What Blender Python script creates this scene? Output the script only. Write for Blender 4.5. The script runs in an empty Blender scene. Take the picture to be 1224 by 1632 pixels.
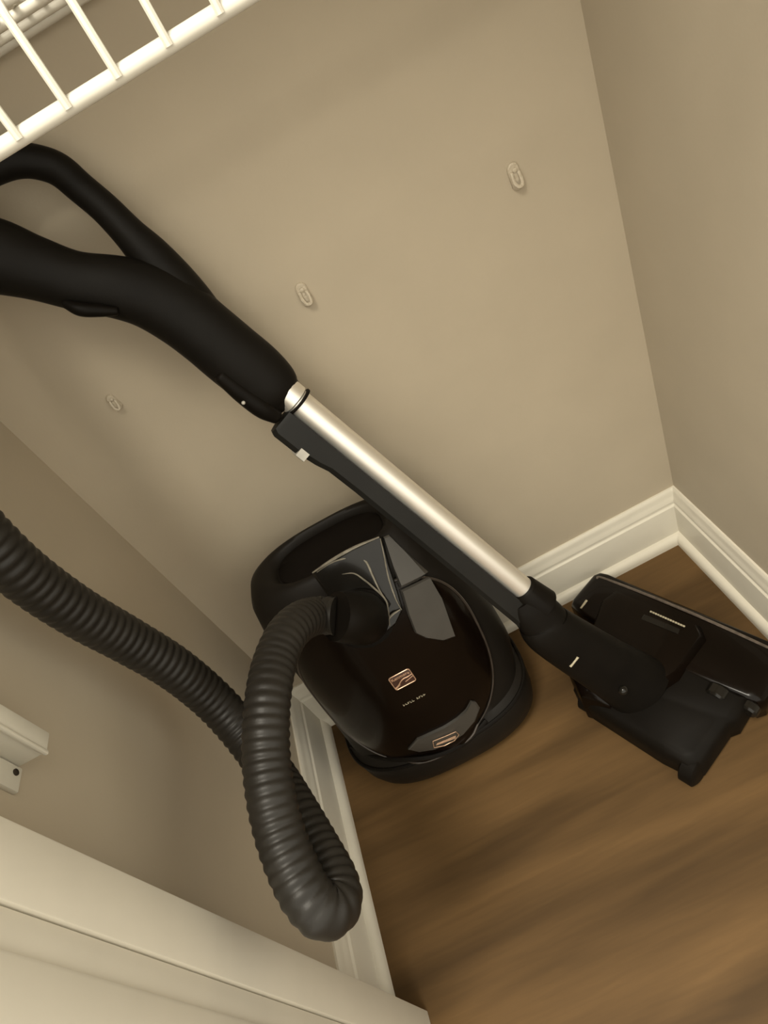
import bpy, bmesh, math, random
from mathutils import Vector, Matrix, noise
from mathutils.bvhtree import BVHTree
random.seed(4)
S = bpy.context.scene
COL = S.collection

# ------------------------------------------------------------------ camera
CAM = Vector((-0.38340, -0.79200, 1.05857))
RV = Vector((2.22920350, -0.529117650, -0.345835078))      # world -> camera (x right, y down, z forward)
RW = Matrix.Rotation(RV.length, 3, RV.normalized())
F = 1060.0
cd = bpy.data.cameras.new('camera'); cam = bpy.data.objects.new('camera', cd); COL.objects.link(cam)
cd.sensor_fit = 'AUTO'; cd.sensor_width = 36.0; cd.lens = 36.0 * F / 1632.0
cd.clip_start = 0.01
m = Matrix((RW[0], -RW[1], -RW[2])).transposed().to_4x4(); m.translation = CAM
cam.matrix_world = m
S.camera = cam

# ------------------------------------------------------------------ world, lights, exposure
w = bpy.data.worlds.new('world'); S.world = w; w.use_nodes = True
w.node_tree.nodes['Background'].inputs[0].default_value = (1.0, 0.945, 0.81, 1)
w.node_tree.nodes['Background'].inputs[1].default_value = 1.95

def area(name, loc, target, size, power, color):
    ld = bpy.data.lights.new(name, 'AREA'); ld.shape = 'DISK'; ld.size = size; ld.energy = power; ld.color = color
    o = bpy.data.objects.new(name, ld); COL.objects.link(o); o.location = loc
    o.rotation_euler = (Vector(target) - Vector(loc)).to_track_quat('-Z', 'Y').to_euler()
    return o
area('room_ceiling_lamp', (-0.75, -1.12, 2.36), (-0.45, -0.3, 0.5), 0.6, 37.0, (1.0, 0.93, 0.79))
S.view_settings.view_transform = 'Standard'
try: S.view_settings.look = 'None'
except Exception: pass
S.view_settings.gamma = 1.0; S.view_settings.use_curve_mapping = False
S.view_settings.exposure = 0.0


def at(x, y, d):
    """point seen at photo pixel (x, y) at depth d (metres along the view axis)"""
    return CAM + RW.transposed() @ (Vector(((x - 612) / F, (y - 816) / F, 1.0)) * d)

def ray(x, y):
    return (RW.transposed() @ Vector(((x - 612) / F, (y - 816) / F, 1.0))).normalized()

def depth(p):
    return (RW @ (Vector(p) - CAM)).z

# ------------------------------------------------------------------ materials
def mat(name, col, rough=0.5, metal=0.0, coat=0.0, bump=None, var=None, spec=0.5):
    mt = bpy.data.materials.new(name); mt.use_nodes = True
    nt = mt.node_tree; b = nt.nodes['Principled BSDF']
    b.inputs['Base Color'].default_value = (*col, 1); b.inputs['Roughness'].default_value = rough
    b.inputs['Metallic'].default_value = metal; b.inputs['Coat Weight'].default_value = coat
    b.inputs['Coat Roughness'].default_value = 0.08
    b.inputs['Specular IOR Level'].default_value = spec
    tc = nt.nodes.new('ShaderNodeTexCoord')
    if var:
        scale, amt = var
        n = nt.nodes.new('ShaderNodeTexNoise'); n.inputs['Scale'].default_value = scale; n.inputs['Detail'].default_value = 5
        nt.links.new(tc.outputs['Object'], n.inputs['Vector'])
        r = nt.nodes.new('ShaderNodeValToRGB')
        r.color_ramp.elements[0].position = .3; r.color_ramp.elements[1].position = .7
        r.color_ramp.elements[0].color = (*[c * (1 - amt) for c in col], 1)
        r.color_ramp.elements[1].color = (*[min(1, c * (1 + amt)) for c in col], 1)
        nt.links.new(n.outputs['Fac'], r.inputs['Fac']); nt.links.new(r.outputs['Color'], b.inputs['Base Color'])
    if bump:
        scale, st, dist = bump
        n = nt.nodes.new('ShaderNodeTexNoise'); n.inputs['Scale'].default_value = scale; n.inputs['Detail'].default_value = 3
        nt.links.new(tc.outputs['Object'], n.inputs['Vector'])
        bp = nt.nodes.new('ShaderNodeBump'); bp.inputs['Strength'].default_value = st; bp.inputs['Distance'].default_value = dist
        nt.links.new(n.outputs['Fac'], bp.inputs['Height']); nt.links.new(bp.outputs['Normal'], b.inputs['Normal'])
    return mt

M = {}
M['wall'] = mat('beige_wall_paint', (0.46, 0.395, 0.295), 0.7, bump=(260, 0.10, 0.0010), var=(9, 0.03))
M['wall_r'] = mat('greige_wall_paint', (0.46, 0.40, 0.305), 0.7, bump=(260, 0.10, 0.0010), var=(9, 0.03))
M['trim'] = mat('white_trim_paint', (0.70, 0.66, 0.56), 0.4, bump=(60, 0.12, 0.001), var=(14, 0.03))
M['ceil'] = mat('ceiling_paint', (0.7, 0.66, 0.58), 0.8)
M['wire'] = mat('white_coated_wire', (0.63, 0.60, 0.52), 0.45, var=(40, 0.04))
M['bracket'] = mat('white_plastic', (0.62, 0.59, 0.50), 0.4, var=(30, 0.03))
M['anchor'] = mat('painted_clip_plastic', (0.51, 0.445, 0.34), 0.35, bump=(300, 0.6, 0.002))
M['black'] = mat('black_plastic', (0.0055, 0.0043, 0.0031), 0.5, bump=(700, 0.15, 0.0005), var=(30, 0.15), spec=0.09)
M['shell'] = mat('matte_black_shell', (0.010, 0.008, 0.006), 0.5, bump=(500, 0.12, 0.0005), var=(20, 0.15), spec=0.14)
M['recess'] = mat('dark_recess_plastic', (0.005, 0.0035, 0.0025), 0.6, var=(30, 0.1), spec=0.1)
M['lid'] = mat('glossy_brown_black', (0.0045, 0.0025, 0.0014), 0.25, coat=0.12, var=(12, 0.2), spec=0.12)
M['grey'] = mat('grey_plastic', (0.050, 0.046, 0.040), 0.35, var=(30, 0.08), spec=0.4)
M['grey2'] = mat('smoky_clear_plastic', (0.009, 0.0078, 0.0062), 0.2, coat=0.15, var=(30, 0.1), spec=0.25)
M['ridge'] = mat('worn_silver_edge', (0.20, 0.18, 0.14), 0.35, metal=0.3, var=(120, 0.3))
M['clip'] = mat('light_grey_clip', (0.42, 0.40, 0.35), 0.4, var=(120, 0.1))
M['rim'] = mat('dark_bronze_rim', (0.035, 0.027, 0.021), 0.3, var=(60, 0.3))
M['strip'] = mat('painted_edge_highlight', (0.11, 0.088, 0.07), 0.3, var=(120, 0.3))  # nozzle edge highlight put into the colour
M['hose'] = mat('charcoal_hose_vinyl', (0.014, 0.012, 0.0095), 0.45, bump=(400, 0.2, 0.0006), var=(25, 0.15), spec=0.3)
M['handle'] = mat('soft_black_handle', (0.006, 0.005, 0.0038), 0.5, bump=(600, 0.15, 0.0005), var=(20, 0.15), spec=0.13)
M['rail'] = mat('charcoal_channel', (0.011, 0.0105, 0.0092), 0.5, bump=(500, 0.15, 0.0005), var=(20, 0.12), spec=0.2)
M['chrome'] = mat('brushed_aluminium_tube', (0.93, 0.90, 0.83), 0.42, metal=0.85, bump=(200, 0.04, 0.0005))
M['copper'] = mat('copper_badge_print', (0.62, 0.40, 0.26), 0.35, metal=0.5, var=(200, 0.25))
M['badge'] = mat('badge_maroon', (0.05, 0.022, 0.015), 0.35, var=(200, 0.3))
M['print'] = mat('pale_print', (0.42, 0.37, 0.26), 0.5, var=(200, 0.2))
M['screw'] = mat('dark_screw', (0.05, 0.04, 0.03), 0.5, metal=0.6)

def floor_mat():
    mt = bpy.data.materials.new('wood_floor'); mt.use_nodes = True
    nt = mt.node_tree; b = nt.nodes['Principled BSDF']; L = nt.links.new
    tc = nt.nodes.new('ShaderNodeTexCoord')
    def noise_(sc, rot, scale, detail, rough=.5, dist=0.0):
        mp = nt.nodes.new('ShaderNodeMapping'); mp.inputs['Scale'].default_value = sc; mp.inputs['Rotation'].default_value = (0, 0, rot)
        L(tc.outputs['Object'], mp.inputs['Vector'])
        n = nt.nodes.new('ShaderNodeTexNoise'); n.inputs['Scale'].default_value = scale; n.inputs['Detail'].default_value = detail
        n.inputs['Roughness'].default_value = rough; n.inputs['Distortion'].default_value = dist
        L(mp.outputs['Vector'], n.inputs['Vector']); return n
    big = noise_((1.6, 12, 1), -0.10, 1.0, 2.5, .5, .5)
    fine = noise_((6, 90, 1), -0.10, 1.6, 5, .6, .3)
    r = nt.nodes.new('ShaderNodeValToRGB')
    e = r.color_ramp.elements
    e[0].position = .34; e[0].color = (0.066, 0.036, 0.0115, 1)
    e[1].position = .64; e[1].color = (0.142, 0.080, 0.029, 1)
    L(big.outputs['Fac'], r.inputs['Fac'])
    r2 = nt.nodes.new('ShaderNodeValToRGB')
    r2.color_ramp.elements[0].position = .3; r2.color_ramp.elements[0].color = (.90, .90, .90, 1)
    r2.color_ramp.elements[1].position = .7; r2.color_ramp.elements[1].color = (1.06, 1.06, 1.06, 1)
    L(fine.outputs['Fac'], r2.inputs['Fac'])
    mx = nt.nodes.new('ShaderNodeMix'); mx.data_type = 'RGBA'; mx.blend_type = 'MULTIPLY'; mx.inputs['Factor'].default_value = 1
    L(r.outputs['Color'], mx.inputs['A']); L(r2.outputs['Color'], mx.inputs['B'])
    L(mx.outputs['Result'], b.inputs['Base Color'])
    b.inputs['Roughness'].default_value = .6; b.inputs['Specular IOR Level'].default_value = .25
    bp = nt.nodes.new('ShaderNodeBump'); bp.inputs['Strength'].default_value = .08; bp.inputs['Distance'].default_value = .001
    L(fine.outputs['Fac'], bp.inputs['Height']); L(bp.outputs['Normal'], b.inputs['Normal'])
    return mt
M['floor'] = floor_mat()

# ------------------------------------------------------------------ mesh helpers (all world coordinates; bmesh in, one object out)
def obj(name, bm, mt, parent=None, smooth=True, angle=40, label=None, kind=None):
    bmesh.ops.recalc_face_normals(bm, faces=bm.faces)
    me = bpy.data.meshes.new(name); bm.to_mesh(me); bm.free()
    me.materials.append(M[mt])
    if smooth:
        for p in me.polygons: p.use_smooth = True
        me.set_sharp_from_angle(angle=math.radians(angle))
    o = bpy.data.objects.new(name, me); COL.objects.link(o)
    if parent is not None:
        o.parent = parent
        o.matrix_parent_inverse = Matrix.Translation(-world_loc(parent))
    if label: o['label'] = label
    if kind: o['kind'] = kind
    return o

def world_loc(o):
    return Vector(o.location) if o.parent is None else Vector((0, 0, 0)) if o.type == 'MESH' else Vector(o.location)

def thing(name, label, cat, loc=(0, 0, 0), group=None):
    o = bpy.data.objects.new(name, None); COL.objects.link(o); o.location = loc
    o.empty_display_size = .05
    o['label'] = label; o['category'] = cat
    if group: o['group'] = group
    return o

def box(bm, x0, x1, y0, y1, z0, z1, bev=0.0):
    vs = [bm.verts.new((x, y, z)) for x in (x0, x1) for y in (y0, y1) for z in (z0, z1)]
    fs = [(0, 1, 3, 2), (4, 6, 7, 5), (0, 4, 5, 1), (2, 3, 7, 6), (0, 2, 6, 4), (1, 5, 7, 3)]
    ff = [bm.faces.new([vs[i] for i in f]) for f in fs]
    if bev:
        es = list({e for f in ff for e in f.edges})
        bmesh.ops.bevel(bm, geom=es, offset=bev, segments=2, profile=.5, affect='EDGES')
    return bm

def loft(bm, rings, cap0=True, cap1=True, closed=True):
    R = [[bm.verts.new(p) for p in r] for r in rings]
    n = len(R[0])
    for a, b in zip(R[:-1], R[1:]):
        for i in range(n if closed else n - 1):
            j = (i + 1) % n
            bm.faces.new((a[i], a[j], b[j], b[i]))
    if cap0: bm.faces.new(R[0][::-1])
    if cap1: bm.faces.new(R[-1])
    return R

def catmull(pts, per=12):
    """smooth curve through tuples of any size"""
    P = [Vector(p) for p in pts]; P = [2 * P[0] - P[1]] + P + [2 * P[-1] - P[-2]]
    out = []
    for i in range(1, len(P) - 2):
        a, b, c, d = P[i - 1], P[i], P[i + 1], P[i + 2]
        for k in range(per):
            t = k / per
            out.append(.5 * ((2 * b) + (c - a) * t + (2 * a - 5 * b + 4 * c - d) * t * t + (3 * b - a - 3 * c + d) * t ** 3))
    out.append(P[-2]); return out

def frames(path):
    n = len(path); T = []
    for i in range(n):
        t = path[min(i + 1, n - 1)] - path[max(i - 1, 0)]
        T.append(t.normalized())
    u = T[0].orthogonal().normalized(); U = []
    for i in range(n):
        u = (u - T[i] * u.dot(T[i])).normalized(); U.append(u)
    return [(T[i], U[i], T[i].cross(U[i])) for i in range(n)]

def sweep(bm, path, radii, seg=20, cap=True, up=None, flat=1.0, expo=2.0):
    """tube along path; radii per point; up fixes the frame; flat scales the second axis"""
    fr = frames(path); rings = []
    for p, r, (t, u, v) in zip(path, radii, fr):
        if up is not None:
            u = (Vector(up) - t * Vector(up).dot(t)).normalized(); v = t.cross(u)
        ring = []
        for k in range(seg):
            a = 2 * math.pi * k / seg; c, s = math.cos(a), math.sin(a)
            c = math.copysign(abs(c) ** (2 / expo), c); s = math.copysign(abs(s) ** (2 / expo), s)
            ring.append(p + u * (r * c) + v * (r * flat * s))
        rings.append(ring)
    return loft(bm, rings, cap, cap)

def dome_ends(path, radii, f0=True, f1=True, k=5):
    """adds rounded ends to a sweep"""
    path = list(path); radii = list(radii)
    if f0:
        t = (path[0] - path[1]).normalized(); r = radii[0]; p = path[0]
        for i in range(1, k + 1):
            a = i / k * math.pi / 2 * .97
            path.insert(0, p + t * r * .6 * math.sin(a)); radii.insert(0, r * math.cos(a))
    if f1:
        t = (path[-1] - path[-2]).normalized(); r = radii[-1]; p = path[-1]
        for i in range(1, k + 1):
            a = i / k * math.pi / 2 * .97
            path.append(p + t * r * .6 * math.sin(a)); radii.append(r * math.cos(a))
    return path, radii

# ================================================================== SETTING
W = 0.792            # closet width; x = 0 is the right wall, y = 0 the back wall
HB = 0.127
CZ = 2.42

def structure(name, bm, mt, **k):
    return obj(name, bm, mt, kind='structure', **k)

bm = bmesh.new(); box(bm, -2.2, 1.6, -3.4, 0.0, -.05, 0); structure('floor', bm, 'floor', smooth=False)
bm = bmesh.new(); box(bm, -W - .1, .1, 0, .1, 0, CZ); structure('wall_back', bm, 'wall', smooth=False)
bm = bmesh.new(); box(bm, 0, .1, -.62, 0, 0, CZ); structure('wall_right', bm, 'wall_r', smooth=False)
bm = bmesh.new(); box(bm, -W - .1, -W, -.62, 0, 0, CZ); structure('wall_left', bm, 'wall', smooth=False)
bm = bmesh.new(); box(bm, -W - .1, .1, -.62, .1, CZ, CZ + .05); structure('ceiling', bm, 'ceil', smooth=False)
bm = bmesh.new(); box(bm, -W, 0, -.405, 0, 1.385, 1.404, .002); structure('shade_board', bm, 'trim', label='unseen white board added above the wire shelf to shade the wall')  # out-of-view board, added to shade the upper back wall
# front wall returns and header
XJ = -0.727
bm = bmesh.new()
box(bm, -2.2, XJ - .018, -.635, -.512, 0, CZ)
box(bm, .065 - .018 - .06 + .018, 1.6, -.635, -.512, 0, CZ)
box(bm, XJ - .018, .0, -.635, -.512, 2.05, CZ)
structure('wall_front', bm, 'wall', smooth=False)

# door frame: jamb boards, stops, casing
bm = bmesh.new(); box(bm, XJ - .018, XJ, -.5635, -.514, 0, 2.05, .0015); dj = structure('door_1', bm, 'trim')
bm = bmesh.new(); box(bm, XJ - .018, XJ - .0025, -.592, -.5650, 0, 2.05, .0015); obj('jamb', bm, 'trim', dj)
bm = bmesh.new(); box(bm, XJ - .018, XJ + .004, -.640, -.5905, 0, 2.05, .004); obj('door_stop', bm, 'trim', dj)
bm = bmesh.new(); box(bm, XJ - .075, XJ - .006, -.655, -.636, 0, 2.11, .004); obj('casing', bm, 'trim', dj)
bm = bmesh.new(); box(bm, -.012, .006, -.640, -.514, 0, 2.05, .0015); obj('jamb', bm, 'trim', dj)
bm = bmesh.new(); box(bm, XJ - .018, .006, -.640, -.514, 2.032, 2.05, .0015); obj('head_jamb', bm, 'trim', dj)

# baseboards (profile: offset from wall, height)
PROF = [(0, 0), (.0125, 0), (.0125, .086), (.0120, .090), (.0092, .093), (.0088, .097), (.0100, .099), (.0100, .103),
        (.0080, .108), (.0066, .114), (.0062, .119), (.0050, .124), (.0030, HB), (0, HB)]
SHOE = [(.012, 0), (.0245, 0), (.0245, .006), (.0238, .011), (.0218, .0155), (.0185, .019), (.0150, .0205), (.012, .021)]
def run(name, prof, place, s0, s1, mitre0, mitre1, mt, parent=None):
    bm = bmesh.new(); rings = []
    for s, mi in ((s0, mitre0), (s1, mitre1)):
        rings.append([place(s + mi * o, o, z) for o, z in prof])
    loft(bm, rings)
    if parent is None: return structure(name, bm, mt, angle=30)
    return obj(name, bm, mt, parent, angle=30)
pb = lambda s, o, z: (s, -o, z)
pr = lambda s, o, z: (-o, s, z)
pl = lambda s, o, z: (-W + o, s, z)
for side, pc, s0, s1, m0, m1 in (('back', pb, -W, 0, 1, -1), ('right', pr, 0, -.512, -1, 0), ('left', pl, 0, -.512, -1, 0)):
    b = run('baseboard_' + side, PROF, pc, s0, s1, m0, m1, 'trim')
    run('shoe_molding', SHOE, pc, s0, s1, m0, m1, 'trim', b)
# ================================================================== WIRE SHELF
YL, ZD, ZL = -0.406, 1.090, 1.0425
sh = thing('wire_shelf', 'white coated wire shelf with hanging front lip crossing the top left corner', 'shelf', (-W / 2, -.2, ZD))
def rod(name, pts, r, seg=10, per=1, mt='wire'):
    bm = bmesh.new(); P = [Vector(p) for p in pts]
    sweep(bm, P, [r] * len(P), seg); return obj(name, bm, mt, sh)
X0, X1 = -W + .004, -.004
rod('lip_rail', [(X0, YL, ZL), (X1, YL, ZL)], .0042, 14)
rod('top_rail', [(X0, YL + .004, ZD - .005), (X1, YL + .004, ZD - .005)], .0032)
rod('back_rail', [(X0, -.008, ZD - .005), (X1, -.008, ZD - .005)], .0042)
rod('middle_rail', [(X0, -.15, ZD - .0052), (X1, -.15, ZD - .0052)], .0032)
rod('middle_rail', [(X0, -.28, ZD - .0052), (X1, -.28, ZD - .0052)], .0032)
# cross wires, one bent wire each: deck, bend and lip
pts = [(0, -.004, ZD), (0, YL + .014, ZD)] + [(0, YL + .004 + .010 * math.cos(a), ZD - .010 + .010 * math.sin(a)) for a in (math.pi / 2 * k / 4 + math.pi / 2 for k in range(1, 4))]
pts = [(0, -.004, ZD), (0, YL + .008, ZD), (0, YL + .0005, ZD - .003), (0, YL - .0035, ZD - .010), (0, YL - .0042, ZL - .0005)]
r0 = rod('cross_wire', pts, .0021, 8)
xs0 = -.6835
k0 = int((xs0 - X0) / .0272)
# deck-only wires halfway between the bent ones
r1 = rod('deck_wire', [(0, -.004, ZD), (0, YL + .006, ZD)], .0021, 8)
first = True; first1 = True
for k in range(-k0, 40):
    x = xs0 + .0272 * k + .2395 - .0272 * 8
    if x > X1 or x < X0: continue
    if x + .0136 < X1:
        c = r1 if first1 else r1.copy(); c.location.x = x + .0136
        if not first1: COL.objects.link(c)
        first1 = False
    if first: r0.location.x = x; first = False; continue
    c = r0.copy(); COL.objects.link(c); c.location.x = x

# ================================================================== WALL CLIPS AND SHELF BRACKET
def clip(x, z, s, tilt, label):
    t = thing('shelf_clip', label, 'clip', (x, 0, z), 'painted clips left on the back wall')
    # base plate with rounded ends
    def pill(hw, hl, y, n=16):
        ring = []
        for k in range(n):
            a = 2 * math.pi * k / n
            px, pz = hw * math.cos(a), (hl - hw) * (1 if math.sin(a) > 0 else -1) + hw * math.sin(a)
            px, pz = px * math.cos(tilt) - pz * math.sin(tilt), px * math.sin(tilt) + pz * math.cos(tilt)
            ring.append((x + px * s, y, z + pz * s))
        return ring
    bm = bmesh.new(); loft(bm, [pill(.0075, .0165, 0), pill(.0075, .0165, -.0025), pill(.006, .015, -.004)]); obj('base_plate', bm, 'anchor', t)
    bm = bmesh.new()
    P = [Vector((x + q[0] * s, -.0045 + q[2], z + q[1] * s)) for q in ((-.0045, .006, 0), (-.0048, -.004, -.002), (-.002, -.010, -.004), (.003, -.010, -.004), (.0046, -.004, -.002), (.0042, .004, 0))]
    P = catmull(P, 5); p_, r_ = dome_ends(P, [.0024 * s] * len(P), k=3); sweep(bm, p_, r_, 8); obj('hook', bm, 'anchor', t)
    bm = bmesh.new(); c = Vector((x + .0005, -.003, z + .008 * s))
    loft(bm, [[(c.x + r * math.cos(2 * math.pi * k / 10), y, c.z + r * math.sin(2 * math.pi * k / 10)) for k in range(10)] for r, y in ((.0032 * s, -.003), (.0030 * s, -.0055), (.0015 * s, -.0062))])
    obj('screw_head', bm, 'anchor', t)
clip(-.117, .750, 1.0, .03, 'pale wall clip nearest the right wall corner')
clip(-.401, .754, .95, -.05, 'pale wall clip just above the silver wand tube top')
clip(-.669, .757, .7, .1, 'faint small wall clip below the black handle, left of the wand')

br = thing('shelf_bracket', 'white box shelf bracket on left wall above the door jamb', 'bracket', (-W, -.41, .69))
bm = bmesh.new(); box(bm, -W, -.760, -.4195, -.401, .693, .775, .0012)
obj('channel', bm, 'bracket', br)
bm = bmesh.new(); box(bm, -.7625, -.7585, -.4225, -.4185, .6925, .775, .0012); obj('lip', bm, 'bracket', br)
bm = bmesh.new(); box(bm, -W, -.7865, -.442, -.420, .690, .775, .0012); obj('flange', bm, 'bracket', br)
bm = bmesh.new()
loft(bm, [[(xx, -.4265 + r * math.cos(2 * math.pi * k / 12), .6965 + r * math.sin(2 * math.pi * k / 12)) for k in range(12)] for xx, r in ((-.7868, .0030), (-.7858, .0030), (-.7854, .0018))])
obj('screw', bm, 'screw', br, label='dark screw head')

# ================================================================== VACUUM CLEANER
VAC = thing('vacuum_cleaner', 'black canister vacuum cleaner stood upright with ribbed hose and silver wand in corner', 'vacuum cleaner', (-.5, -.15, 0))

def part(name, bm, mt, parent, **k):
    o = obj(name, bm, mt, None, **k); o.parent = parent
    o.matrix_parent_inverse = Matrix.Translation(-Vector(VAC.location))
    if parent is not VAC: o.matrix_parent_inverse = Matrix.Identity(4)
    return o

# ---------------- canister body
SEC = [(0.000, -.545, .132, -.060, -.200), (.010, -.545, .150, -.045, -.218), (.030, -.545, .159, -.036, -.232), (.060, -.545, .163, -.031, -.240),
       (.095, -.545, .164, -.029, -.241), (.106, -.545, .161, -.029, -.236), (.112, -.546, .156, -.029, -.226), (.160, -.540, .160, -.028, -.216),
       (.250, -.538, .156, -.026, -.203), (.340, -.541, .149, -.024, -.190), (.410, -.545, .141, -.024, -.178), (.445, -.543, .136, -.026, -.168), (.462, -.542, .127, -.032, -.158), (.470, -.541, .116, -.040, -.150)]
EX = 2.7
def sec(z):
    z = max(0, min(.470, z))
    for a, b in zip(SEC[:-1], SEC[1:]):
        if a[0] <= z <= b[0]:
            t = (z - a[0]) / (b[0] - a[0])
            return [p + (q - p) * t for p, q in zip(a, b)]
def ringat(s, n=64, sx=1.0, dz=0.0, sy=None):
    z, xc, hw, yb, yf = s; yc, hy = (yb + yf) / 2, (yb - yf) / 2; out = []
    sy = sx if sy is None else sy
    for k in range(n):
        a = 2 * math.pi * k / n; c, s_ = math.cos(a), math.sin(a)
        out.append((xc + hw * sx * math.copysign(abs(c) ** (2 / EX), c), yc + hy * sy * math.copysign(abs(s_) ** (2 / EX), s_), z + dz))
    return out
bm = bmesh.new()
rings = [ringat(s) for s in SEC]
rings += [ringat(SEC[-1], sx=.93, dz=.0035), ringat(SEC[-1], sx=.83, dz=.0045), ringat(SEC[-1], sx=.76, dz=.001), ringat(SEC[-1], sx=.72, dz=-.008), ringat(SEC[-1], sx=.4, dz=-.010)]
loft(bm, rings)
can = part('canister', bm, 'shell', VAC, angle=50, label='matte black canister body standing upright in the corner')
def front(x, z):
    z_, xc, hw, yb, yf = sec(z); yc, hy = (yb + yf) / 2, (yb - yf) / 2
    q = min(1, abs((x - xc) / hw)); return yc - hy * (1 - q ** EX) ** (1 / EX)
# recessed top panel
bm = bmesh.new(); loft(bm, [ringat(SEC[-1], sx=.71, dz=-.0075), ringat(SEC[-1], sx=.69, dz=-.0055), ringat(SEC[-1], sx=.35, dz=-.004)])
part('top_panel', bm, 'recess', can)
# glossy lid
LX, LZ, LA, LB = -.548, .268, .134, .168
def lidpt(r, a, lift=0.0):
    c, s_ = math.cos(a), math.sin(a); e = 2.5
    x = LX + (LZ - .268) + LA * r * math.copysign(abs(c) ** (2 / e), c); z = LZ + LB * r * math.copysign(abs(s_) ** (2 / e), s_)
    x += (z - .268) * .05
    zz = z
    bulge = .022 * (max(0.0, 1 - r ** 2.6)) ** .6
    return Vector((x, front(x, zz) - .004 - bulge - lift, z))
bm = bmesh.new(); NA = 64; rings = []
rings.append([lidpt(1.0, 2 * math.pi * k / NA) + Vector((0, .008, 0)) for k in range(NA)])
for r in (1.0, .985, .96, .92, .86, .78, .68, .56, .42, .28, .14):
    rings.append([lidpt(r, 2 * math.pi * k / NA) for k in range(NA)])
loft(bm, rings)
bmesh.ops.recalc_face_normals(bm, faces=bm.faces); bm.normal_update()
tree = BVHTree.FromBMesh(bm)
lid = part('lid', bm, 'lid', can, angle=60, label='glossy brown black lid')
def hit(x, y, lift=0.0):
    loc, nor, i, d = tree.ray_cast(CAM, ray(x, y))
    if loc is None:
        z = .3; P = CAM
        for q in range(400):
            p = CAM + ray(x, y) * (.5 + q * .002)
            if p.y > front(p.x, p.z): return p - ray(x, y) * lift, Vector((0, -.9, .3)).normalized()
        return CAM + ray(x, y) * .95, Vector((0, -.9, .3)).normalized()
    if nor.dot(ray(x, y)) > 0: nor = -nor
    return loc + nor * lift, nor
# lid rim
bm = bmesh.new()
P = [lidpt(1.0, 2 * math.pi * k / 96) for k in range(97)]
sweep(bm, P, [.0022] * 97, 8, cap=False); part('lid_rim', bm, 'rim', can)

def on_surface(pix, lift):
    return [hit(x, y, lift)[0] for x, y in pix]
def patch(name, pix, thick, mt, parent, lift=.0005, sub=0, bev=.0, **k):
    """a plate that lies on the lid, outlined by the given points, with real thickness"""
    a = on_surface(pix, -.002); b = on_surface(pix, lift + thick * .6); cx = sum(p[0] for p in pix) / len(pix); cy = sum(p[1] for p in pix) / len(pix)
    c = on_surface([(x + (cx - x) * .06, y + (cy - y) * .06) for x, y in pix], lift + thick)
    bm = bmesh.new(); loft(bm, [a, b, c], angle_ok) if False else loft(bm, [a, b, c])
    return part(name, bm, mt, parent, angle=30, **k)

# badge plate with copper frame, word and wave
def lidframe(x, y):
    p, n = hit(x, y); ux = Vector((1, .0, .0)); ux = (ux - n * ux.dot(n)).normalized(); uy = n.cross(ux); return p, ux, uy, n
bp, bx, by, bn = lidframe(641, 1082)
if by.z < 0: by = -by
def rrect(hw, hh, r, n=5):
    out = []
    for cx, cy, a0 in ((hw - r, hh - r, 0), (-hw + r, hh - r, 1), (-hw + r, -hh + r, 2), (hw - r, -hh + r, 3)):
        for k in range(n):
            a = (a0 + k / (n - 1)) * math.pi / 2; out.append((cx + r * math.cos(a), cy + r * math.sin(a)))
    return out
def bpt(u, v, h): return bp + bx * u + by * v + bn * h
bm = bmesh.new()
HW, HH = .0165, .0135
loft(bm, [[bpt(u, v, -.004) for u, v in rrect(HW, HH, .003)], [bpt(u, v, .0010) for u, v in rrect(HW, HH, .003)], [bpt(u, v, .0014) for u, v in rrect(HW - .0006, HH - .0006, .0028)]])
bd = part('badge', bm, 'badge', can, label='small maroon badge with copper lettering')
bm = bmesh.new()
P = [bpt(u, v, .0013) for u, v in rrect(HW - .0004, HH - .0004, .003)]; P.append(P[0]); P.append(P[1])
sweep(bm, P, [.00075] * len(P), 6, cap=False)
for pts in ([(-.0155, -.0085), (-.0095, -.0065), (-.004, -.0020), (.002, .0008), (.0085, .0005), (.0155, .0015)],):
    Q = catmull([bpt(u, v, .0014) for u, v in pts], 6); sweep(bm, Q, [.0011 - .0006 * abs(i / len(Q) - .5) for i in range(len(Q))], 6)
Q = catmull([bpt(u, v, .0014) for u, v in [(.002, -.0062), (.007, -.0050), (.0155, -.0025)]], 6); sweep(bm, Q, [.0006] * len(Q), 6)
Q = catmull([bpt(u, v, .0014) for u, v in [(-.0155, -.0105), (-.011, -.0085), (-.007, -.0062)]], 6); sweep(bm, Q, [.0010] * len(Q), 6)
# the word on the badge
def text_into(bm, body, size, place, extrude=.0003):
    cu = bpy.data.curves.new('word', 'FONT'); cu.body = body; cu.size = size; cu.align_x = 'CENTER'; cu.align_y = 'CENTER'; cu.extrude = extrude; cu.offset = size * .012; cu.resolution_u = 2
    to = bpy.data.objects.new('word', cu); COL.objects.link(to)
    dg = bpy.context.evaluated_depsgraph_get(); me = bpy.data.meshes.new_from_object(to.evaluated_get(dg))
    for v in me.vertices: v.co = place(v.co.x, v.co.y, v.co.z)
    bm.from_mesh(me); bpy.data.objects.remove(to); bpy.data.curves.remove(cu); bpy.data.meshes.remove(me)
text_into(bm, 'Kenmore', .0075, lambda u, v, h: bpt(u - .0002, v + .0072, .0016 + h))
part('badge_print', bm, 'copper', can)
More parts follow.
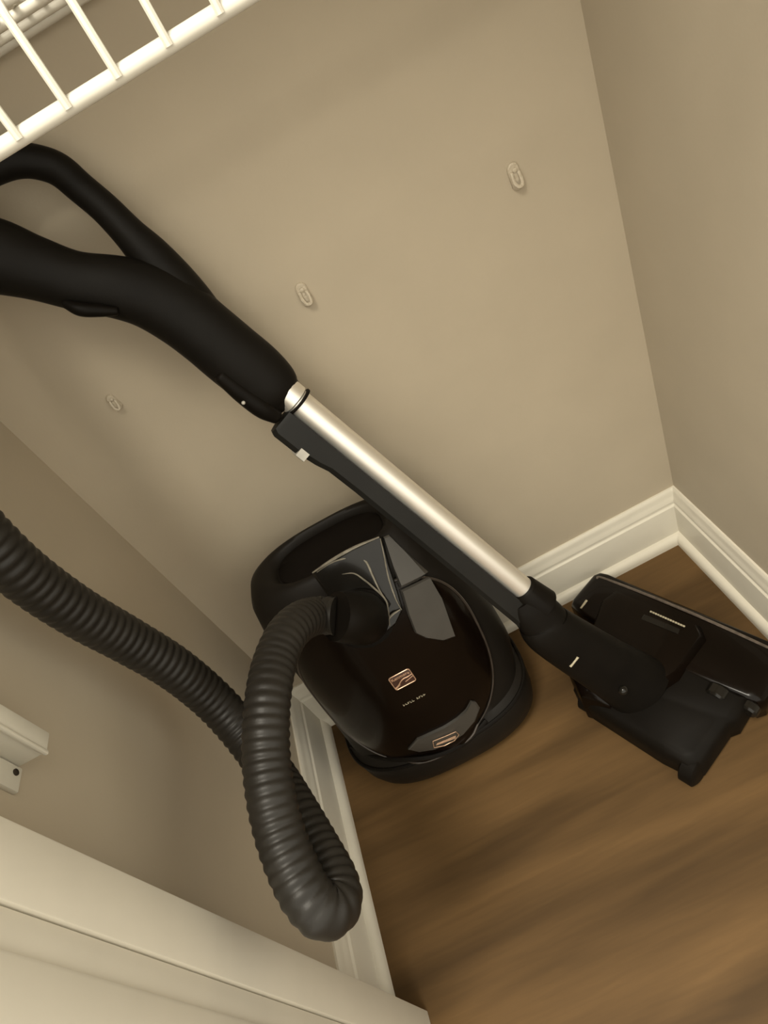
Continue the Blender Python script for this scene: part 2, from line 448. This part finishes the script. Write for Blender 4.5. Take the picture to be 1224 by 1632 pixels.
# small pale lettering below the badge (too blurred in the photo to read): pale strokes
bm = bmesh.new()
tp, tx, ty, tn = lidframe(660, 1115)
if ty.z < 0: ty = -ty
random.seed(8)
for i in range(10):
    if i == 5: continue
    u = -.0165 + i * .0037
    for (a, b, c, d) in ((u - .0011, -.0017, u - .0011, .0017), (u - .0011, random.choice((-.0017, 0, .0017)), u + .0011, random.choice((-.0017, 0, .0017)))):
        sweep(bm, [tp + tx * a + ty * b + tn * .0006, tp + tx * c + ty * d + tn * .0006], [.00042] * 2, 5)
part('lettering', bm, 'print', can, label='tiny pale lettering strip')

# front latch crescent with a small label
cres = [(650, 1192), (668, 1196), (692, 1192), (716, 1182), (738, 1167), (756, 1146), (763, 1126), (757, 1117), (750, 1116), (742, 1130), (728, 1143), (706, 1157), (682, 1168), (664, 1176)]
patch('lid_latch', cres, .004, 'grey', can, label='grey crescent latch at the lower lid edge')
lab = [(688, 1176), (690, 1186), (706, 1183), (722, 1175), (729, 1166), (724, 1161), (708, 1168)]
P = on_surface(lab, .0062); bm = bmesh.new(); sweep(bm, P + P[:2], [.0006] * (len(P) + 2), 6, cap=False)
for t in (.3, .5, .7):
    a, b = on_surface([(692 + 4 * t, 1180 - 6 * t + 4), (724, 1171 - 8 * t + 2)], .0062); sweep(bm, [a, b], [.0005] * 2, 5)
part('label_print', bm, 'copper', can, label='small copper outlined label')

# raised grey rails right of the hose inlet
patch('grey_panel', [(611, 856), (620, 852), (648, 880), (680, 916), (662, 926), (637, 936), (626, 902)], .008, 'grey', can)
patch('grey_panel', [(637, 940), (662, 928), (680, 921), (700, 952), (722, 1012), (704, 1018), (676, 1014), (660, 1006), (648, 975)], .008, 'grey', can)
# inlet cowl
patch('inlet_cowl', [(497, 914), (520, 898), (560, 874), (606, 852), (612, 866), (620, 898), (632, 940), (640, 968), (630, 990), (612, 1006), (590, 1012), (560, 1000), (530, 960)], .010, 'grey2', can, label='smoky glossy cowl around the hose inlet')
bm = bmesh.new()
for pix, r, l in (([(498, 913), (530, 892), (566, 872), (604, 856)], .0030, .012), ([(606, 858), (612, 885), (619, 920), (627, 950), (636, 966)], .0014, .013), ([(505, 912), (530, 896), (562, 888), (582, 894), (594, 918), (604, 940), (616, 958)], .0022, .012),
                  ([(545, 915), (564, 914), (580, 924), (596, 938), (612, 952), (616, 968), (618, 990)], .0018, .013), ([(634, 966), (620, 976), (612, 990)], .0022, .012)):
    Q = catmull(on_surface(pix, l), 8); n = len(Q); sweep(bm, Q, [.75 * r * (.35 + .65 * math.sin(math.pi * (i + 1) / (n + 1))) for i in range(n)], 8)
part('cowl_ridges', bm, 'ridge', can, label='thin silver edges of the cowl')
# inlet collar: swivel elbow
ip, inn = hit(578, 985)
c0 = ip; c1 = at(572, 985, depth(ip) - .045); c2 = at(556, 984, depth(ip) - .075); c3 = at(535, 982, depth(ip) - .088)
bm = bmesh.new(); sweep(bm, [c0 - inn * .01, c0 + inn * .004, c0 + inn * .005], [.043, .043, .036], 28); 
P = catmull([c0, c1, c2, c3], 6); sweep(bm, P, [.036 - .006 * i / (len(P) - 1) for i in range(len(P))], 28)
part('hose_elbow', bm, 'black', can, label='black swivel elbow plugging the hose into the canister')
# lower bumper groove and wheels, rear feet
bm = bmesh.new()
rg = ringat((.103, *sec(.103)[1:]), 80, 1.006); sweep(bm, [Vector(p) for p in rg] + [Vector(rg[0])], [.0035] * 81, 8, cap=False)
part('bumper_strip', bm, 'black', can)
for sx in (-1, 1):
    bm = bmesh.new(); x = -.557 + sx * .137
    rings = []
    for r, dx in ((.030, -.014), (.048, -.013), (.053, -.008), (.053, .006), (.048, .012), (.02, .014)):
        rings.append([(x + dx * sx, -.10 + r * math.cos(2 * math.pi * k / 32), .056 + r * math.sin(2 * math.pi * k / 32)) for k in range(32)])
    loft(bm, rings); part('wheel', bm, 'black', can)
# low lip under the latch
bm = bmesh.new()
P = catmull([hit(x, y, .002)[0] for x, y in ((560, 1190), (600, 1206), (650, 1208), (700, 1202), (745, 1180), (775, 1148))], 8)
part_ = sweep(bm, P, [.004] * len(P), 8); part('carry_lip', bm, 'black', can)

# ---------------- hose (photo pixel x, y, depth)
HP = [(535, 982, depth(c3)), (505, 981, .800), (478, 991, .755), (455, 1015, .720), (438, 1055, .690), (428, 1105, .660), (424, 1160, .640), (425, 1215, .625), (432, 1270, .610), (445, 1325, .598), (465, 1380, .585), (490, 1428, .575), (517, 1452, .575), (537, 1437, .590), (530, 1402, .610), (504, 1352, .638), (474, 1298, .668), (443, 1245, .705), (408, 1195, .735), (370, 1148, .745), (330, 1107, .735), (275, 1063, .705), (205, 1021, .665), (130, 979, .620), (60, 932, .580), (0, 882, .548), (-60, 815, .525), (-120, 700, .520), (-160, 560, .530), (-165, 455, .560), (-130, 402, .590), (-95, 393, .610)]
P = catmull([at(*q) for q in HP], 40)
# resample at even steps
L = [0.0]
for a, b in zip(P[:-1], P[1:]): L.append(L[-1] + (b - a).length)
step = .00165; n = int(L[-1] / step); R_ = []; j = 0
for i in range(n + 1):
    s = i * step
    while j < len(L) - 2 and L[j + 1] < s: j += 1
    t = (s - L[j]) / max(1e-9, L[j + 1] - L[j]); R_.append(P[j].lerp(P[j + 1], t))
PITCH = .0099
rad = []
for i in range(len(R_)):
    ph = (i * step / PITCH) % 1.0
    rad.append(.0219 + .0014 * (0.5 + 0.5 * math.cos(2 * math.pi * ph)) ** .7)
bm = bmesh.new(); sweep(bm, R_, rad, 26)
hose = part('hose', bm, 'hose', VAC, angle=80, label='charcoal ribbed vinyl hose hanging in a loop')

# ---------------- wand
A = at(465, 640, .760); B = at(842, 952, .920); D = (B - A).normalized(); LEN = (B - A).length
view = (A + (B - A) * .5 - CAM).normalized()
side = D.cross(view).normalized()
if (RW @ side).y < 0: side = -side                       # towards the lower left of the photo, the channel side
back = D.cross(side).normalized()
TB = A - side * .008
def wp(t, s=0.0, b=0.0): return A + D * (t * LEN) + side * s + back * b
TR = .0158
wand = thing_w = None
bm = bmesh.new(); sweep(bm, [wp(-.06, -.004), wp(.5, -.0045), wp(1.06, -.005)], [TR] * 3, 40)
tube = part('wand_tube', bm, 'chrome', VAC, label='shiny silver wand tube')
bm = bmesh.new(); sweep(bm, [wp(-.035, -.004), wp(.004, -.004), wp(.008, -.004)], [TR + .0022, TR + .0022, TR + .0005], 40); part('collar', bm, 'chrome', tube)
bm = bmesh.new(); sweep(bm, [wp(.011, -.0045), wp(.013, -.0045), wp(.018, -.0045), wp(.020, -.0045)], [TR, TR + .0032, TR + .0032, TR], 40); part('seal_ring', bm, 'recess', tube, label='thin black seal ring')
# cable channel beside the tube
def prof(t, s0, s1, th, r=.006):
    out = []
    for s, b in ((s0, -th), (s1 - r, -th), (s1, -th + r), (s1, th - r), (s1 - r, th), (s0, th)): out.append(wp(t, s, b))
    return out
bm = bmesh.new()
loft(bm, [prof(t, s0, s1, th) for t, s0, s1, th in ((.004, .012, .036, .006), (.008, .011, .041, .011), (.02, .0105, .0435, .013), (.115, .0105, .0435, .013), (.128, .0105, .041, .013), (.16, .0105, .0395, .013), (.20, .0105, .036, .0125), (.30, .0105, .0355, .0125), (.6, .0105, .037, .0125), (1.05, .0105, .040, .0125))])
rail = part('cable_channel', bm, 'rail', VAC, angle=35, label='charcoal cable channel running along the tube')
bm = bmesh.new()
loft(bm, [[wp(t, s, b) for s, b in ((.034, -.0140), (.0445, -.0140), (.0458, -.008), (.0458, .0135), (.034, .0135))] for t in (.094, .097, .120, .123)])
part('release_clip', bm, 'clip', rail, label='light grey release clip')
# ---------------- handle
def pxsweep(name, pts, mt, parent, seg=24, flat=1.0, f0=True, f1=True, **k):
    """pts: photo pixel x, y, depth, half width in photo pixels -> real radius at that depth"""
    C = catmull([(*at(x, y, d), h * d / F) for x, y, d, h in pts], 8)
    path = [Vector(c[:3]) for c in C]; rr = [c[3] for c in C]
    path, rr = dome_ends(path, rr, f0, f1)
    bm = bmesh.new()
    fr = frames(path); rings = []
    for p, r, (t, u, v) in zip(path, rr, fr):
        vw = (p - CAM).normalized(); s_ = t.cross(vw).normalized(); b_ = t.cross(s_)
        rings.append([p + s_ * (r * math.cos(2 * math.pi * q / seg)) + b_ * (r * flat * math.sin(2 * math.pi * q / seg)) for q in range(seg)])
    loft(bm, rings)
    return part(name, bm, mt, parent, **k)
hd = pxsweep('handle', [(444, 630, .758, 40), (432, 618, .750, 47), (405, 594, .738, 51), (368, 564, .722, 52), (330, 532, .706, 52), (290, 501, .692, 53), (240, 473, .676, 52), (190, 459, .662, 49), (122, 448, .648, 46), (58, 428, .635, 50), (0, 410, .622, 58), (-50, 399, .614, 58), (-95, 393, .610, 52)], 'handle', VAC, flat=.72, label='soft black wand handle')
pxsweep('grip', [(352, 545, .716, 30), (318, 500, .702, 36), (282, 455, .687, 36), (240, 408, .672, 33), (206, 372, .660, 27), (168, 333, .650, 25), (128, 299, .640, 25), (96, 272, .632, 26), (66, 260, .626, 26), (34, 256, .620, 26), (0, 263, .616, 26), (-38, 283, .612, 26), (-75, 325, .610, 28), (-98, 370, .610, 30)], 'handle', hd, seg=20, flat=.85)
# thumb switch bump, screw, latch under the handle
pxsweep('switch', [(105, 484, .640, 8), (128, 493, .640, 11), (158, 495, .645, 10), (185, 496, .650, 7)], 'black', hd, seg=12)
pxsweep('latch', [(352, 600, .712, 12), (385, 626, .728, 16), (418, 650, .742, 17), (440, 664, .752, 12)], 'black', hd, seg=14)
bm = bmesh.new(); c = at(388, 642, .712); bmesh.ops.create_icosphere(bm, subdivisions=2, radius=.0022, matrix=Matrix.Translation(c)); part('screw', bm, 'clip', hd)

# ---------------- floor nozzle
NO = Vector((-.182, -.022, 0)); E_ = Vector((.467, -.884, 0)).normalized(); N_ = Vector((-.884, -.467, 0)).normalized()
def npt(e, n, z): return NO + E_ * e + N_ * n + Vector((0, 0, z))
def slab(bm, poly, levels):
    """polygon in the nozzle's own plan; levels: (z, inset, raise towards the rear)"""
    cx = sum(p[0] for p in poly) / len(poly); cy = sum(p[1] for p in poly) / len(poly); rings = []
    for z, ins, slope in levels:
        ring = []
        for e, n in poly:
            d = Vector((cx - e, cy - n)); d = d / max(d.length, 1e-6) * ins; ring.append(npt(e + d.x, n + d.y, z + slope * n))
        rings.append(ring)
    loft(bm, rings)
HEAD = [(.000, .012), (.006, .002), (.018, -.001), (.17, -.004), (.322, -.001), (.336, .004), (.342, .016), (.342, .095), (.334, .106), (.24, .118), (.12, .118), (.03, .100), (.004, .088), (.000, .078)]
bm = bmesh.new(); slab(bm, HEAD, [(.004, .006, 0), (.010, 0, 0), (.036, 0, .05), (.044, .003, .08), (.048, .008, .10), (.050, .016, .12)])
bmesh.ops.recalc_face_normals(bm, faces=bm.faces); bm.normal_update(); head_tree = BVHTree.FromBMesh(bm)
noz = part('floor_nozzle', bm, 'lid', VAC, angle=45, label='glossy black floor nozzle in front of the right corner')
# rear body
REAR = [(.085, .100), (.325, .100), (.326, .14), (.318, .152), (.316, .222), (.304, .236), (.262, .240), (.14, .236), (.100, .222), (.088, .19)]
bm = bmesh.new(); slab(bm, REAR, [(.004, .006, 0), (.010, 0, 0), (.045, 0, 0), (.056, .005, 0), (.062, .016, 0)]); part('rear_body', bm, 'black', noz, angle=40)
# raised hood over the brush drive
HOOD = [(.060, .030), (.215, .028), (.232, .045), (.235, .13), (.22, .17), (.12, .17), (.07, .12), (.052, .06)]
bm = bmesh.new(); slab(bm, HOOD, [(.035, 0, 0), (.056, .002, .06), (.066, .010, .10), (.069, .022, .10)]); part('hood', bm, 'lid', noz, angle=40)
# front edge highlight, painted as a thin paler strip
bm = bmesh.new(); P = [npt(e, n, z) for e, n, z in ((.014, .020, .0505), (.03, .013, .0500), (.17, .009, .0500), (.312, .013, .0500), (.326, .020, .0505))]; P = catmull(P, 6); sweep(bm, P, [.0026] * len(P), 8); part('front_highlight', bm, 'strip', noz)
# pale line and window on top
bm = bmesh.new()
for k in range(14):
    e = .1415 + k * .0043; P = [npt(e - .0016, .0480, .0735), npt(e + .0016, .0480, .0735)]; sweep(bm, P, [.0016] * 2, 6)
part('label_print', bm, 'print', noz, label='pale lettering strip on the nozzle hood')
bm = bmesh.new(); slab(bm, [(.135, .058), (.195, .056), (.198, .066), (.135, .069)], [(.060, 0, 0), (.0745, 0, 0), (.0755, .002, 0)]); part('window', bm, 'grey2', noz)
def blob(name, x, y, d, r, mt, parent, sc=(1, 1, 1)):
    bm = bmesh.new(); c = at(x, y, d)
    bmesh.ops.create_uvsphere(bm, u_segments=16, v_segments=10, radius=r, matrix=Matrix.Translation(c) @ Matrix.Diagonal((*sc, 1)))
    return part(name, bm, mt, parent)
# rear wheels and roller ends
def roller(name, e, n, z, r, half, mt='black', axis=None):
    bm = bmesh.new(); ax = E_ if axis is None else axis; c = npt(e, n, z)
    P = [c - ax * half, c - ax * (half - .003), c + ax * (half - .003), c + ax * half]; sweep(bm, P, [r * .8, r, r, r * .8], 24); return part(name, bm, mt, noz)
roller('wheel', .302, .225, .026, .026, .012)
roller('wheel', .120, .214, .024, .022, .010)
roller('roller_end', .285, .118, .055, .016, .010, 'grey2', N_)
roller('roller_end', .328, .112, .045, .013, .008, 'grey2', N_)
# neck: socket at the wand end, running down to the pivot in the rear body
PV = npt(.190, .165, .048)
bm = bmesh.new()
K = [wp(.985, .004), wp(1.03, .008), wp(1.10, .012), wp(1.16, .016), wp(1.16, .016).lerp(PV, .55), PV + Vector((0, 0, .004))]
K = [(*k, r) for k, r in zip(K, (.0235, .030, .034, .038, .044, .052))]
C = catmull(K, 6); path = [Vector(c[:3]) for c in C]; rr = [c[3] for c in C]
fr = []; rings = []
for i, (p, r) in enumerate(zip(path, rr)):
    t = (path[min(i + 1, len(path) - 1)] - path[max(i - 1, 0)]).normalized(); s_ = (side - t * side.dot(t)).normalized(); b_ = t.cross(s_)
    rings.append([p + s_ * (r * math.copysign(abs(math.cos(2 * math.pi * q / 28)) ** .8, math.cos(2 * math.pi * q / 28))) + b_ * (r * .72 * math.copysign(abs(math.sin(2 * math.pi * q / 28)) ** .8, math.sin(2 * math.pi * q / 28))) for q in range(28)])
loft(bm, rings); bmesh.ops.recalc_face_normals(bm, faces=bm.faces); bm.normal_update(); neck_tree = BVHTree.FromBMesh(bm); part('neck', bm, 'black', noz, angle=50, label='black swivel neck joining wand and nozzle')
# socket lip with pointed ears
bm = bmesh.new(); sweep(bm, [wp(.955, -.0045), wp(.962, -.0045), wp(1.06, -.005)], [TR + .0015, TR + .0045, TR + .0085], 32); part('socket', bm, 'black', noz)
# foot pedal cover on the left of the neck, small pale marks, button
bm = bmesh.new(); slab(bm, [(.075, .135), (.13, .12), (.175, .16), (.175, .225), (.13, .238), (.085, .21)], [(.010, 0, 0), (.062, .002, 0), (.074, .008, 0), (.079, .018, 0)]); part('pedal', bm, 'lid', noz, angle=40)
def mark(pix, d, r, tr):
    bm = bmesh.new(); P = []
    for x, y in pix:
        loc = tr.ray_cast(CAM, ray(x, y))[0]
        P.append(loc if loc is not None else at(x, y, d))
    sweep(bm, P, [r] * len(pix), 6); part('mark', bm, 'print', noz)
mark([(926, 970), (935, 957)], 1.010, .0022, head_tree)
mark([(909, 1062), (921, 1047)], .905, .0022, neck_tree)
blob('button', 993, 1100, .950, .007, 'grey2', noz)
